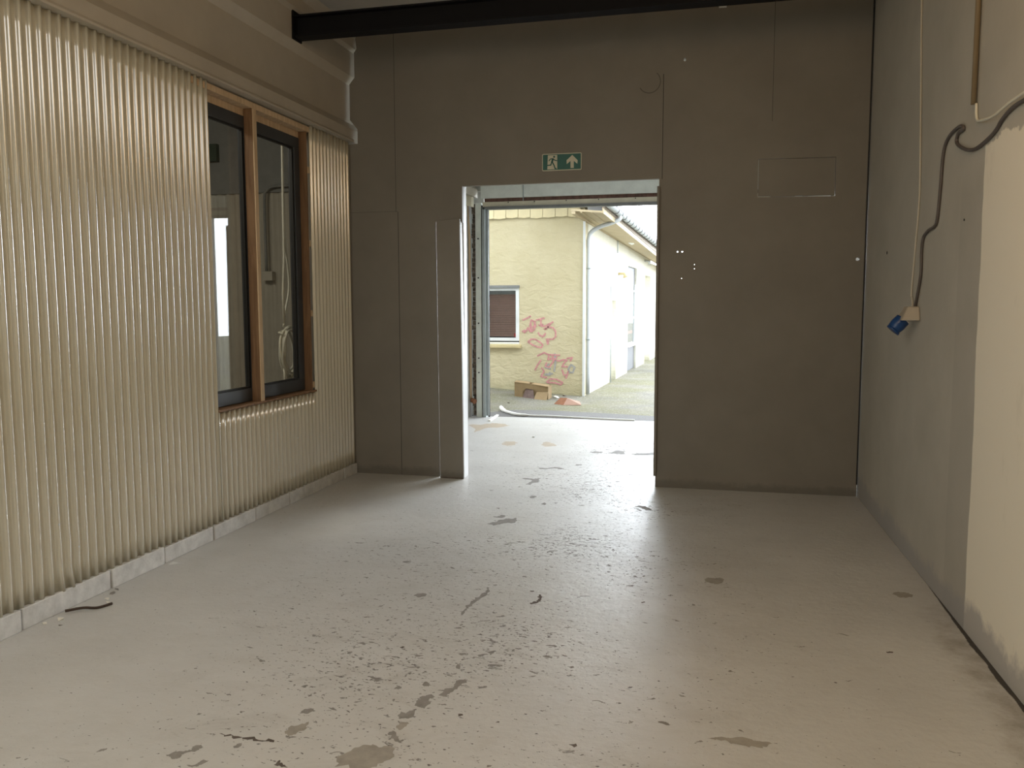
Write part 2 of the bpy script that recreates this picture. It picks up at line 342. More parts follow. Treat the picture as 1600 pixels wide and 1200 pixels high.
MAT = dict(
    floor=floor_mat(), rwall=right_wall_mat(), part=partition_mat(), steel=metal_sheet_mat(),
    lwall=plain('left_wall_paint', (.42, .39, .33), .7, var=.06),
    bulk=plain('beige_bulkhead_paint', (.47, .43, .36), .45, var=.08, sc=3, bump=.05),
    ceil=plain('ceiling_board', (.44, .42, .38), .8, var=.08, sc=3),
    white=plain('white_paint', (.74, .76, .76), .45, var=.06, sc=5),
    vest=plain('pale_lobby_paint', (.55, .55, .52), .6, var=.08),
    block=plain('grey_painted_block', (.60, .60, .58), .55, var=.16, sc=14, bump=.25, bsc=40),
    black=plain('black_beam_paint', (.006, .006, .008), .65, var=.1, spec=.2),
    frame=plain('dark_grey_window_frame', (.045, .05, .056), .42, var=.1),
    rubber=plain('black_rubber', (.012, .012, .012), .6),
    wood=wood_mat('pale_pine', (.50, .36, .22), (.66, .50, .33)),
    brown=wood_mat('brown_shaded_pine', (.16, .085, .04), (.26, .15, .075)),  # brown also paints the shade on the stud and lining sides
    glass=glass_mat('window_glass', (.95, .96, .95), .05),
    oglass=glass_mat('outside_window_glass', (.9, .92, .92), .015),
    cable=plain('white_cable', (.72, .70, .60), .4, var=.05),
    dcable=plain('dark_grey_cable', (.10, .085, .08), .5, var=.1),
    conduit=plain('painted_conduit', (.50, .47, .40), .5, var=.06),
    bconduit=plain('brown_conduit', (.20, .15, .085), .5, var=.1),
    sock=plain('grey_socket_housing', (.42, .37, .30), .45, var=.05),
    blue=plain('blue_plastic', (.01, .055, .20), .35, var=.08),
    green=plain('exit_sign_green', (.005, .11, .085), .4, var=.08),
    signw=plain('exit_sign_cream', (.62, .62, .50), .4, var=.05),
    dkgreen=plain('dark_green_board', (.010, .035, .018), .5),
    galv=plain('galvanised_steel', (.42, .47, .48), .38, .55, var=.1, sc=6),
    pgreen=plain('pale_green_steel', (.72, .76, .70), .5, .0, var=.1, sc=6),
    seal=plain('grey_seal', (.20, .205, .20), .7),
    rust=plain('red_brown_primer', (.15, .075, .055), .7, var=.4, sc=20),
    debris=plain('crumbled_masonry', (.16, .13, .10), .95, var=.9, sc=25, bump=1, bsc=30),
    cream=plain('cream_enamel', (.66, .62, .48), .5, var=.06),
    stucco=stucco_mat('yellow_stucco', (.53, .46, .285), (.62, .55, .37)),
    stucco2=stucco_mat('pale_cream_stucco', (.70, .68, .58), (.76, .74, .65)),
    ywood=plain('yellow_painted_board', (.58, .48, .26), .6, var=.08, sc=5),
    soffit=plain('cream_soffit_board', (.42, .34, .21), .7, var=.08, sc=5),
    gboard=plain('pale_yellow_board', (.72, .62, .38), .6, var=.08, sc=5),
    brownp=plain('brown_fascia_paint', (.22, .17, .12), .7),
    zinc=plain('zinc', (.55, .58, .60), .5, .3, var=.06),
    tile=plain('grey_roof_tile', (.22, .225, .24), .7, var=.15, sc=12),
    blind=plain('brown_blind', (.34, .20, .155), .6, var=.08),
    dark=plain('dark_room', (.05, .05, .05), .9),
    ground=ground_mat(),
    asphalt=plain('asphalt', (.12, .115, .11), .9, var=.25, sc=50, bump=.5, bsc=80),
    card=plain('cardboard', (.29, .20, .10), .8, var=.1, sc=10),
    cardin=plain('torn_cardboard_inside', (.15, .10, .085), .85, var=.3, sc=20),
    orange=plain('rust_orange_scrap', (.25, .10, .045), .7, var=.2),
    pinkc=plain('pink_paper_scrap', (.36, .22, .16), .8),
    paper=plain('white_scrap', (.80, .78, .72), .7, var=.05),
    pink=plain('pink_spray_paint', (.56, .26, .26), .7, var=.25, sc=30),
    gspray=plain('grey_spray_paint', (.36, .35, .33), .7, var=.2, sc=30),
    chipm=plain('bare_grey_concrete', (.25, .235, .215), .75, var=.2, sc=20, spec=.3),
    chipd=plain('dark_chipped_concrete', (.12, .10, .085), .85, var=.3, sc=30, spec=.2),
    chips=plain('thin_worn_paint', (.31, .285, .245), .6, var=.18, sc=16, spec=.4),
    rustst=plain('rusty_water_stain', (.46, .385, .29), .5, var=.12, sc=14),
    siding=plain('grey_siding', (.075, .078, .085), .6, var=.08),
    twig=plain('dark_bark', (.06, .04, .03), .9),
    red=plain('red_paint', (.5, .03, .03), .4),
)

# ------------------------------------------------------------------ mesh helpers
class MB:
    def __init__(s): s.v = []; s.f = []; s.sm = []
    def add(s, vs, fs, smooth=False):
        b = len(s.v); s.v += [tuple(v) for v in vs]
        s.f += [tuple(b + i for i in f) for f in fs]; s.sm += [smooth] * len(fs); return s
    def box(s, lo, hi):
        x0, y0, z0 = lo; x1, y1, z1 = hi
        return s.add([(x0,y0,z0),(x1,y0,z0),(x1,y1,z0),(x0,y1,z0),(x0,y0,z1),(x1,y0,z1),(x1,y1,z1),(x0,y1,z1)],
                     [(0,3,2,1),(4,5,6,7),(0,1,5,4),(1,2,6,5),(2,3,7,6),(3,0,4,7)])
    def prism(s, poly, axis, a, b):
        """poly: 2-D points; axis 'x','y','z' is the extrusion axis"""
        def P(p, t): return {'x': (t, p[0], p[1]), 'y': (p[0], t, p[1]), 'z': (p[0], p[1], t)}[axis]
        n = len(poly)
        return s.add([P(p, a) for p in poly] + [P(p, b) for p in poly],
                     [tuple(range(n))[::-1], tuple(range(n, 2 * n))] + [(i, (i + 1) % n, n + (i + 1) % n, n + i) for i in range(n)])
    def hexa(s, c):
        """c: 8 corners, bottom ring then top ring"""
        return s.add(c, [(0,3,2,1),(4,5,6,7),(0,1,5,4),(1,2,6,5),(2,3,7,6),(3,0,4,7)])
    def tube(s, path, r, k=10, closed=False):
        P = [Vector(p) for p in path]; n = len(P); rings = []
        T = [(P[min(i + 1, n - 1)] - P[max(i - 1, 0)]).normalized() for i in range(n)]
        up = Vector((0, 0, 1)) if abs(T[0].z) < .9 else Vector((1, 0, 0))
        u = (up - T[0] * up.dot(T[0])).normalized()
        for i in range(n):
            u = (u - T[i] * u.dot(T[i])).normalized(); v = T[i].cross(u)
            rr = r[i] if isinstance(r, (list, tuple)) else r
            rings.append([P[i] + (u * math.cos(2 * math.pi * j / k) + v * math.sin(2 * math.pi * j / k)) * rr for j in range(k)])
        vs = [p for R in rings for p in R]
        fs = [(i * k + j, i * k + (j + 1) % k, (i + 1) * k + (j + 1) % k, (i + 1) * k + j) for i in range(n - 1) for j in range(k)]
        s.add(vs, fs, True)
        b = len(s.v) - len(vs)
        s.f += [tuple(b + j for j in range(k))[::-1], tuple(b + (n - 1) * k + j for j in range(k))]; s.sm += [False, False]
        return s
    def ribbon(s, pts, w, y0, y1):
        """stroke on an x-z wall plane, given width, between depths y0 and y1"""
        for (a, b) in zip(pts[:-1], pts[1:]):
            d = Vector((b[0] - a[0], b[1] - a[1])); L = d.length
            if L < 1e-6: continue
            d /= L; nrm = Vector((-d.y, d.x)) * w / 2; e = d * w * .3
            q = [(a[0] - e.x + nrm.x, a[1] - e.y + nrm.y), (b[0] + e.x + nrm.x, b[1] + e.y + nrm.y),
                 (b[0] + e.x - nrm.x, b[1] + e.y - nrm.y), (a[0] - e.x - nrm.x, a[1] - e.y - nrm.y)]
            s.prism(q, 'y', y0, y1); y0 -= .00012
        return s
    def build(s, name, mat, parent=None, bevel=0, **props):
        o0 = Vector((0, 0, 0))
        p = parent
        while p is not None: o0 += p.location; p = p.parent
        me = bpy.data.meshes.new(name)
        me.from_pydata([(v[0] - o0.x, v[1] - o0.y, v[2] - o0.z) for v in s.v], [], s.f)
        for poly, sm in zip(me.polygons, s.sm): poly.use_smooth = sm
        me.update()
        bm = bmesh.new(); bm.from_mesh(me); bmesh.ops.recalc_face_normals(bm, faces=bm.faces); bm.to_mesh(me); bm.free()
        me.materials.append(MAT[mat] if isinstance(mat, str) else mat)
        o = bpy.data.objects.new(name, me); C.objects.link(o)
        o.parent = parent
        if bevel:
            b = o.modifiers.new('bevel', 'BEVEL'); b.width = bevel; b.segments = 2; b.limit_method = 'ANGLE'
        for k, v in props.items(): o[k] = v
        return o
def box(name, lo, hi, mat, parent=None, bevel=0, **props): return MB().box(lo, hi).build(name, mat, parent, bevel, **props)
def thing(name, loc, label=None, category=None, group=None, kind=None):
    o = bpy.data.objects.new(name, None); C.objects.link(o); o.location = loc; o.empty_display_size = .1
    if label: o['label'] = label
    if category: o['category'] = category
    if group: o['group'] = group
    if kind: o['kind'] = kind
    return o
def catmull(pts, n=8):
    P = [Vector(p) for p in pts]; P = [P[0] * 2 - P[1]] + P + [P[-1] * 2 - P[-2]]; out = []
    for i in range(1, len(P) - 2):
        for j in range(n):
            t = j / n; a, b, c, d = P[i - 1:i + 3]
            out.append(.5 * ((2 * b) + (c - a) * t + (2 * a - 5 * b + 4 * c - d) * t * t + (3 * b - a - 3 * c + d) * t ** 3))
    out.append(P[-2]); return out
ST = dict(kind='structure')

# ------------------------------------------------------------------ room shell
floor = box('floor', (-3.6, -4.0, -.15), (2.4, 11.14, 0), 'floor', **ST)
def rx(y): return 1.155 + .0117 * (7.1 - y)            # inner face of the right wall
MB().hexa([(rx(-4), -4, 0), (rx(-4) + .25, -4, 0), (rx(11.14) + .25, 11.14, 0), (rx(11.14), 11.14, 0),
           (rx(-4), -4, 4), (rx(-4) + .25, -4, 4), (rx(11.14) + .25, 11.14, 4), (rx(11.14), 11.14, 4)]).build('wall_right', 'rwall', **ST)
# left wall: masonry behind the steel sheets, with the window opening, and the lobby stretch
wm = MB()
wm.box((-3.45, -4, 0), (-3.235, 4.70, 3.0)); wm.box((-3.45, 4.70, 0), (-3.235, 6.325, .845))
wm.box((-3.45, 4.70, 2.985), (-3.235, 6.325, 3.0)); wm.box((-3.45, 6.40, 0), (-3.235, 7.12, 3.0))
wm.box((-3.6, 7.12, 0), (-3.45, 11.14, 4.0))
wm.build('wall_left', 'lwall', **ST)
box('wall_back', (-3.6, -4.2, 0), (2.4, -4.0, 4), 'lwall', **ST)
box('ceiling', (-3.6, -4.0, 3.96), (1.6, 11.14, 4.12), 'ceil', **ST)
# boxed-in steel girder running along the left wall
prof = [(-3.45, 3.0), (-3.165, 3.0), (-3.163, 3.108), (-3.232, 3.185), (-3.228, 3.517), (-3.183, 3.581), (-3.180, 3.79),
        (-3.150, 3.815), (-3.150, 3.90), (-3.10, 3.96), (-3.45, 3.96)]
MB().prism(prof, 'y', -4.0, 11.1).build('trim_1', 'bulk', **ST)
MB().prism([(-3.166, 3.0), (-3.154, 3.0), (-3.152, 3.012), (-3.164, 3.03)], 'y', -4.0, 7.06).build('trim_2', 'bulk', **ST)

# partition with its doorway, the cut-out and drill holes right through the board
cu = bpy.data.curves.new('tmp', 'CURVE'); cu.dimensions = '2D'; cu.fill_mode = 'BOTH'; cu.extrude = .02
def spl(pts):
    s = cu.splines.new('POLY'); s.points.add(len(pts) - 1); s.use_cyclic_u = True
    for p, q in zip(s.points, pts): p.co = (q[0], q[1], 0, 1)
spl([(-3.23, .0), (-2.388, 0), (-2.402, 2.285), (-2.158, 2.27), (-2.158, 2.582), (-.461, 2.582), (-.461, 0), (1.146, .0), (1.146, 3.955),
     (-3.10, 3.955), (-3.135, 3.90), (-3.125, 3.81), (-3.150, 3.78), (-3.150, 3.565), (-3.198, 3.51), (-3.200, 3.20), (-3.130, 3.115), (-3.130, 2.99), (-3.23, 2.99)])
spl([(.322, 2.408), (.910, 2.398), (.907, 2.700), (.322, 2.708)])
holes = [(-.27, 3.522, .011), (1.092, 1.902, .014), (-.303, 1.985, .006), (-.266, 1.985, .006), (-.165, 1.878, .0028), (-.165, 1.845, .0028), (-.268, 1.765, .003),
         (-.632, 2.99, .003), (-.479, 2.995, .0025)]
for x, z, r in holes:
    spl([(x + r * math.cos(a * math.pi / 6), z + r * (1.3 if x == -.27 else 1) * math.sin(a * math.pi / 6)) for a in range(12)])
co = bpy.data.objects.new('tmp', cu); C.objects.link(co)
me = bpy.data.meshes.new_from_object(co)
bpy.data.objects.remove(co)
pm = MB(); pm.add([(v.co.x, 7.10 - v.co.z, v.co.y) for v in me.vertices], [tuple(p.vertices) for p in me.polygons])
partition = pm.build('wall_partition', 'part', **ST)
# black joint where the partition meets the right wall
box('trim_3', (1.140, 7.072, .10), (1.150, 7.08, 3.95), 'rubber', **ST)
# white lining of the doorway
jm = MB(); jm.box((-2.178, 7.12, 0), (-2.158, 7.20, 2.60)); jm.box((-.461, 7.12, 0), (-.441, 7.20, 2.60)); 
jm.build('trim_4', 'white', **ST)
jb = MB(); jb.box((-.475, 7.05, .10), (-.455, 7.08, 2.52)); jb.build('trim_5', 'part', **ST)

# block plinth under the steel sheets
pl = MB(); seams = [-4.0, 3.20, 3.811, 4.27, 4.78, 5.30, 5.80, 6.31, 6.79, 7.07]
for i, (a, b) in enumerate(zip(seams[:-1], seams[1:])):
    pl.box((-3.235, a + .006, 0), (-3.190 - .004 * (i % 2), b - .006, .105 if i < 3 else .095))
pl.build('baseboard_left', 'block', bevel=.004, **ST)

# ------------------------------------------------------------------ corrugated steel sheets
PITCH = .0625
def corr(name, y0, y1, z0, z1, label, dent=False):
    ny = max(2, int((y1 - y0) / PITCH * 20)); nz = max(6, int((z1 - z0) / .12))
    vs = []; fs = []
    for j in range(nz + 1):
        z = z0 + (z1 - z0) * j / nz
        for i in range(ny + 1):
            y = y0 + (y1 - y0) * i / ny
            u = abs((y / PITCH) % 1.0 - .5)          # 0 on the rib crest, .5 mid pan
            t = min(1, max(0, (.26 - u) / .14)); t = t * t * (3 - 2 * t)
            amp = -.009 + .0200 * t - .0020 * min(1, u / .13) ** 2 * (1 if u < .2 else 0)
            wob = .0018 * noise.noise(Vector((y * 1.3, z * .8, 3.1)))
            yy = y + .0015 * noise.noise(Vector((y * 2.1, z * 1.4, 9.0))) * (1 if 0 < i < ny else 0)
            x = -3.212 + amp + wob
            if dent and z < .42:
                t = (1 - (z - z0) / .34) if z < z0 + .34 else 0
                yy += .020 * t * math.exp(-((y - 3.53) / .07) ** 2) * math.sin(z * 26); x += .012 * t * math.exp(-((y - 3.5) / .09) ** 2) * abs(math.sin(z * 21))
            vs.append((x, yy, z))
    W = ny + 1
    fs = [(j * W + i, j * W + i + 1, (j + 1) * W + i + 1, (j + 1) * W + i) for j in range(nz) for i in range(ny)]
    b = MB(); b.add(vs, fs, True)
    o = b.build(name, 'steel', label=label, category='corrugated sheet')
    so = o.modifiers.new('thickness', 'SOLIDIFY'); so.thickness = .0010; so.offset = 0
    return o
def screws(parent, spots):
    m = MB()
    for y, z in spots:
        y = (round(y / PITCH) + .5) * PITCH
        m.tube([(-3.206, y, z), (-3.1985, y, z)], .0045, 8)
        m.build('screw', 'galv', parent); m = MB()
sh1 = corr('corrugated_sheet', -3.9, 3.9885, .10, 3.0, 'cream corrugated steel sheet nearest the camera, its lower edge dented', True)
sh2 = corr('corrugated_sheet', 3.9895, 4.898, .095, 3.0, 'cream corrugated steel sheet directly left of the window')
sh3 = corr('corrugated_sheet', 4.90, 6.315, .095, .835, 'short cream corrugated steel sheet below the window')
sh4 = corr('corrugated_sheet', 6.32, 7.078, .09, 3.0, 'cream corrugated steel sheet between the window and the dark partition')
screws(sh1, [(3.42, .45), (3.55, .30), (3.8, .55)])
screws(sh2, [(4.2, .42), (4.45, .6), (4.7, .3), (4.55, 1.5), (4.25, 2.4)])
screws(sh3, [(5.1, .78), (5.6, .3), (5.95, .5), (5.8, .2)])
screws(sh4, [(6.5, .5), (6.7, 1.5), (6.6, .25), (6.9, .6)])

# ------------------------------------------------------------------ window in the left wall
win = thing('window_1', (-3.29, 4.7, .84), kind='structure')
def wframe(y0, y1, z0, z1, sw):
    m = MB(); X0, X1 = -3.345, -3.285
    m.box((X0, y0, z0), (X1, y1, z0 + .095)); m.box((X0, y0, z1 - .075), (X1, y1, z1 + .01))
    m.box((X0, y0, z0 + .095), (X1, y0 + sw, z1 - .075)); m.box((X0, y1 - .085, z0 + .095), (X1, y1, z1 - .075))
    f = m.build('window_frame', 'frame', win, .004)
    b = MB(); g0, g1, h0, h1 = y0 + sw, y1 - .085, z0 + .095, z1 - .075
    b.box((-3.318, g0, h0), (-3.296, g0 + .02, h1)); b.box((-3.318, g1 - .022, h0), (-3.296, g1, h1))
    b.box((-3.318, g0 + .02, h0), (-3.296, g1 - .022, h0 + .012)); b.box((-3.318, g0 + .02, h1 - .012), (-3.296, g1 - .022, h1))
    b.build('glazing_bead', 'rubber', f)
    box('pane', (-3.313, g0 + .005, h0 + .005), (-3.308, g1 - .005, h1 - .005), 'glass', win)
wframe(4.72, 5.552, .855, 2.885, .08)
wframe(5.575, 6.275, .855, 2.885, .045)
box('mullion_shaded_side', (-3.283, 5.457, .852), (-3.217, 5.503, 2.945), 'brown', win)  # brown piece paints the shaded side of the pine stud
box('mullion_stud', (-3.2165, 5.458, .852), (-3.208, 5.501, 2.945), 'wood', win, .001, label='rough pine stud standing between the two panes')
box('lining_board', (-3.345, 6.277, .852), (-3.228, 6.297, 2.945), 'brown', win)
MB().box((-3.345, 4.72, 2.945), (-3.214, 6.32, 2.985)).box((-3.345, 4.72, 2.896), (-3.292, 6.32, 2.945)).build('lintel_board', 'wood', win)
box('dark_gap_backing', (-3.345, 6.298, .852), (-3.335, 6.33, 2.945), 'rubber', win)  # dark backing added so the gap beside the lining stays black
MB().box((-3.345, 4.72, .838), (-3.23, 6.316, .852)).box((-3.23, 4.902, .838), (-3.200, 6.316, .852)).build('sill_board', 'brown', win)
for z in (2.62, 2.03, 1.46, .87):
    box('packing_block', (-3.27, 6.297, z), (-3.224, 6.335, z + .05), 'wood', win)

# adjoining room seen through the glass
am = MB(); am.box((-7.0, 8.6, 0), (-3.6, 8.75, 2.80)); am.build('wall_adjoining_back', 'lwall', **ST)
vs = []; ny = 500
for i in range(ny + 1):
    x = -7.0 + 3.4 * i / ny
    for z in (.0, 2.81): vs.append((x, 8.585 - .012 * math.cos(x / .11 * 2 * math.pi), z))
b = MB(); b.add(vs, [(2 * i, 2 * i + 2, 2 * i + 3, 2 * i + 1) for i in range(ny)], True)
b.build('corrugated_sheet', 'lwall', label='dull ribbed sheet on the far wall of the room behind the window', category='corrugated sheet')
box('wall_adjoining_upper', (-7.0, 8.56, 2.81), (-3.6, 8.75, 4.0), 'seal', **ST)
box('wall_adjoining_left', (-7.15, 2.0, 0), (-7.0, 8.75, 4.0), 'lwall', **ST)
box('wall_adjoining_front', (-7.0, 2.0, 0), (-3.45, 2.15, 4.0), 'lwall', **ST)
box('floor_adjoining', (-7.0, 2.0, -.15), (-3.6, 8.75, 0), 'chipm', **ST)
box('ceiling_adjoining', (-7.15, 2.0, 4.0), (-3.46, 8.75, 4.1), 'ceil', **ST)
g = box('green_board', (-5.70, 8.50, 3.17), (-5.47, 8.56, 3.36), 'dkgreen', label='small dark green board high on the wall seen through the left pane', category='sign')
p = MB(); p.tube(catmull([(-4.90, 8.52, 1.935), (-4.90, 8.52, 2.70), (-4.86, 8.52, 2.83), (-4.76, 8.52, 2.87), (-4.55, 8.52, 2.87)], 6), .016)
p.build('pipe', 'seal', label='bent grey pipe on the ribbed wall seen through the right pane', category='pipe')
box('junction_box', (-4.95, 8.50, 1.83), (-4.82, 8.57, 1.93), 'lwall', label='small grey box on the ribbed wall behind the right pane', category='junction box')
# white cable hanging in a coil behind the right pane
cc = thing('hanging_cable', (-3.55, 6.45, .88), 'coiled white cable hanging behind the right window pane', 'cable')
X = -3.50
def sh(y, z): return (X, 6.455 + (y - 6.455) * .96 - .06, 1.55 + (z - 1.55) * .985)
m = MB(); m.tube([sh(6.455, 4.02), sh(6.455, 2.9), sh(6.445, 2.5), sh(6.435, 1.97), sh(6.40, 1.65), sh(6.40, 1.37)], .011, 8)
m.build('straight_lead', 'cable', cc)
m = MB(); m.tube(catmull([sh(6.44, 2.1), sh(6.50, 1.85), sh(6.50, 1.68), sh(6.43, 1.50), sh(6.39, 1.37)], 6), .009, 8)
m.build('doubled_lead', 'cable', cc)
for k, (yl, yr, zt, zb, dx) in enumerate([(6.33, 6.61, 1.35, .95, 0), (6.35, 6.56, 1.34, .97, .02), (6.37, 6.64, 1.37, .93, -.02), (6.32, 6.50, 1.33, 1.0, .03), (6.36, 6.60, 1.36, .91, .012)]):
    pts = []
    for i in range(29):
        a = 2 * math.pi * i / 28; cy = (yl + yr) / 2; cz = (zt + zb) / 2
        pts.append((X + dx + .012 * math.sin(a * 2 + k), sh(cy + (yr - yl) / 2 * math.sin(a) * (1 + .1 * math.cos(a)), 0)[1], sh(0, cz + (zt - zb) / 2 * math.cos(a))[2]))
    m = MB(); m.tube(pts, .011, 8); m.build('cable_loop', 'cable', cc)
m = MB(); m.tube([(X + .03, sh(6.33, 0)[1], 1.315), (X - .03, sh(6.36, 0)[1], 1.325), (X - .02, sh(6.42, 0)[1], 1.34), (X + .035, sh(6.43, 0)[1], 1.33), (X + .03, sh(6.35, 0)[1], 1.31)], .008, 8)
m.build('binding_turn', 'cable', cc)
m = MB(); m.tube([sh(6.38, 1.02), sh(6.385, .90), sh(6.385, .84)], .008, 8); m.build('loose_end', 'cable', cc)

# ------------------------------------------------------------------ steel beam under the ceiling
bt = thing('steel_beam', (-1.0, 6.08, 3.60), 'black steel I-beam crossing under the ceiling in front of the partition', 'beam')
bm_ = MB(); X0, X1 = -3.175, 1.15
bm_.box((X0, 6.02, 3.600), (X1, 6.14, 3.612)); bm_.box((X0, 6.02, 3.750), (X1, 6.14, 3.762)); bm_.box((X0, 6.075, 3.612), (X1, 6.085, 3.750))
bm_.build('i_section', 'black', bt)
box('end_plate', (-3.182, 6.01, 3.585), (-3.170, 6.15, 3.80), 'black', bt)
box('cable_clip', (-.01, 7.055, 3.90), (.05, 7.08, 3.93), 'white', bevel=.002, label='small white clip high on the partition above the doorway', category='clip')

# ------------------------------------------------------------------ doorway infill board, hatch, exit sign
bd = thing('board', (-2.28, 7.04, 0), 'narrow upright grey board closing the left edge of the doorway', 'board')
b = MB(); b.hexa([(-2.370, 7.028, .002), (-2.150, 7.028, .002), (-2.150, 7.056, .002), (-2.370, 7.056, .002),
                  (-2.383, 7.028, 2.285), (-2.168, 7.028, 2.297), (-2.168, 7.056, 2.297), (-2.383, 7.056, 2.285)])
b.build('face_board', 'part', bd, .002)
b = MB(); b.hexa([(-2.166, 7.057, .004), (-2.150, 7.057, .004), (-2.150, 7.118, .004), (-2.166, 7.118, .004),
                  (-2.184, 7.057, 2.28), (-2.168, 7.057, 2.28), (-2.168, 7.118, 2.28), (-2.184, 7.118, 2.28)])
b.build('edge_board', 'white', bd)
MB().prism([(-2.362, 7.026), (-2.15, 7.026), (-2.15, 7.020), (-2.20, 7.018)], 'z', .0, .012).build('broken_foot', 'chipd', bd)
hb = MB(); hb.prism([(.3255, 2.4155), (.41, 2.4145), (.43, 2.4105), (.545, 2.4095), (.605, 2.409), (.615, 2.4125), (.66, 2.412), (.67, 2.4085), (.70, 2.408), (.706, 2.4075), (.71, 2.4095), (.875, 2.408), (.885, 2.4035), (.906, 2.4035), (.9035, 2.6965), (.3255, 2.7055)], 'y', 7.084, 7.116)
hb.build('hatch_cover', 'part', label='rectangular grey hatch cover set into the partition right of the doorway', category='hatch')

es = thing('exit_sign', (-1.275, 7.08, 2.752), 'green and white running-man exit sign with up arrow above the doorway', 'exit sign')
SX = .338 / 1220; SZ = .142 / 540
def sg(x, y): return (-1.275 + (x - 770) * SX, 2.752 - (y + .038 * (x - 770) - 487) * SZ)
def rr(x0, x1, z0, z1, r, n=5):
    o = []
    for cx, cz, a0 in ((x1 - r, z1 - r, 0), (x0 + r, z1 - r, 90), (x0 + r, z0 + r, 180), (x1 - r, z0 + r, 270)):
        for i in range(n + 1):
            a = math.radians(a0 + 90 * i / n); o.append((cx + r * math.cos(a), cz + r * math.sin(a)))
    return o
MB().prism(rr(-1.444, -1.106, 2.681, 2.823, .010), 'y', 7.070, 7.080).build('backing_plate', 'signw', es)
MB().prism(rr(-1.437, -1.113, 2.688, 2.816, .006), 'y', 7.0685, 7.0699).build('green_face', 'green', es)
MB().prism([sg(340, 280), sg(630, 270), sg(630, 715), (sg(325, 0)[0], sg(630, 715)[1])], 'y', 7.0672, 7.0684).build('door_symbol', 'signw', es)
b = MB()
hc = sg(535, 330); b.prism([(hc[0] + .0088 * math.cos(a * math.pi / 8), hc[1] + .0088 * math.sin(a * math.pi / 8)) for a in range(16)], 'y', 7.0660, 7.0671)
for pts, wd in (([(500, 395), (470, 490)], .0165), ([(500, 392), (425, 395), (375, 455)], .0075), ([(510, 395), (560, 440), (620, 450)], .0075),
                ([(465, 490), (430, 590), (330, 600)], .0095), ([(478, 495), (540, 610), (562, 690), (600, 705)], .0105)):
    b.ribbon([sg(*p) for p in pts], wd, 7.0660, 7.0671)
b.build('running_figure', 'green', es)
MB().prism([sg(*p) for p in [(1095, 272), (1262, 440), (1250, 552), (1142, 462), (1142, 684), (1042, 684), (1042, 462), (925, 560), (920, 440)]], 'y', 7.0672, 7.0684).build('up_arrow', 'signw', es)

# ------------------------------------------------------------------ cables and socket on the right wall
def W(y, z, off=.009): return (rx(y) - off, y, z)
def wallcable(name, pts, r, mat, label, cat, sm=True):
    P = [W(y, z, r + .0005) for y, z in pts]
    if sm: P = catmull(P, 6)
    return MB().tube(P, r, 10).build(name, mat, label=label, category=cat)
wallcable('power_cable', [(3.60, 2.35), (3.732, 2.356), (3.916, 2.357), (4.04, 2.335), (4.10, 2.31), (4.20, 2.288), (4.39, 2.274), (4.55, 2.30), (4.70, 2.355), (4.69, 2.40), (4.60, 2.405), (4.63, 2.428), (4.72, 2.432),
            (4.857, 2.415), (4.945, 2.348), (4.976, 2.15), (5.01, 2.01), (5.06, 1.975), (5.19, 1.962), (5.29, 1.93), (5.318, 1.85), (5.314, 1.717), (5.396, 1.56), (5.41, 1.53)], .0085, 'dcable',
            'dark grey power cable snaking down the right wall to the blue socket', 'cable')
MB().tube([W(4.433, 4.0, .016), W(4.433, 2.487, .016)], .0125, 10).build('conduit', 'bconduit', label='thick brown conduit running down the upper right wall', category='conduit')
MB().tube(catmull([W(4.415, 2.487, .008), W(4.41, 2.44, .008), W(4.385, 2.405, .009), (rx(4.3) - .018, 4.30, 2.385), (rx(4.1) - .026, 4.10, 2.363), (rx(3.9) - .026, 3.90, 2.375), (rx(3.7) - .025, 3.70, 2.378), (rx(3.5) - .025, 3.5, 2.39)], 6), .0065, 8).build(
    'white_cable', 'cable', label='bright white cable leaving the brown conduit towards the right edge', category='cable')
wallcable('conduit', [(5.60, 4.0), (5.581, 3.352), (5.494, 2.702), (5.435, 2.209), (5.478, 1.913), (5.53, 1.627), (5.505, 1.58), (5.49, 1.53)], .006, 'conduit',
          'thin pale conduit dropping straight to the blue socket', 'conduit')
so = thing('wall_socket', W(5.42, 1.45, 0), 'grey wall socket with a blue angled cap on the right wall', 'socket')
b = MB(); xw = rx(5.42)
hx = [(xw, 5.31), (xw - .05, 5.315), (xw - .095, 5.35), (xw - .095, 5.47), (xw - .05, 5.51), (xw, 5.52)]
b.hexa([(xw, 5.30, 1.452), (xw - .10, 5.34, 1.452), (xw - .10, 5.49, 1.452), (xw, 5.52, 1.452), (xw, 5.34, 1.535), (xw - .06, 5.36, 1.535), (xw - .06, 5.46, 1.535), (xw, 5.49, 1.535)])
n0 = len(b.v)
b.build('housing', 'sock', so, .008)
b = MB(); pth = [(xw - .070, 5.42, 1.458), (xw - .100, 5.42, 1.425), (xw - .122, 5.42, 1.400)]
b.tube(pth, [.043, .045, .040], 12)
b.build('blue_cap', 'blue', so, .003, label='blue round plug cap')
b = MB(); b.tube([(xw - .120, 5.42, 1.398), (xw - .128, 5.42, 1.389)], .043, 12); b.build('cap_rim', 'blue', so)
for y, z, r in ((6.309, 1.905, .011), (4.545, 1.96, .006)):
    m = MB(); m.tube([W(y, z, -.004), W(y, z, .003)], r, 10); m.build('wall_plug', 'rubber', label='black screw hole plug near the corner of the right wall' if y > 6 else 'tiny dark plug in the right wall beside the pale painted area', category='wall plug')

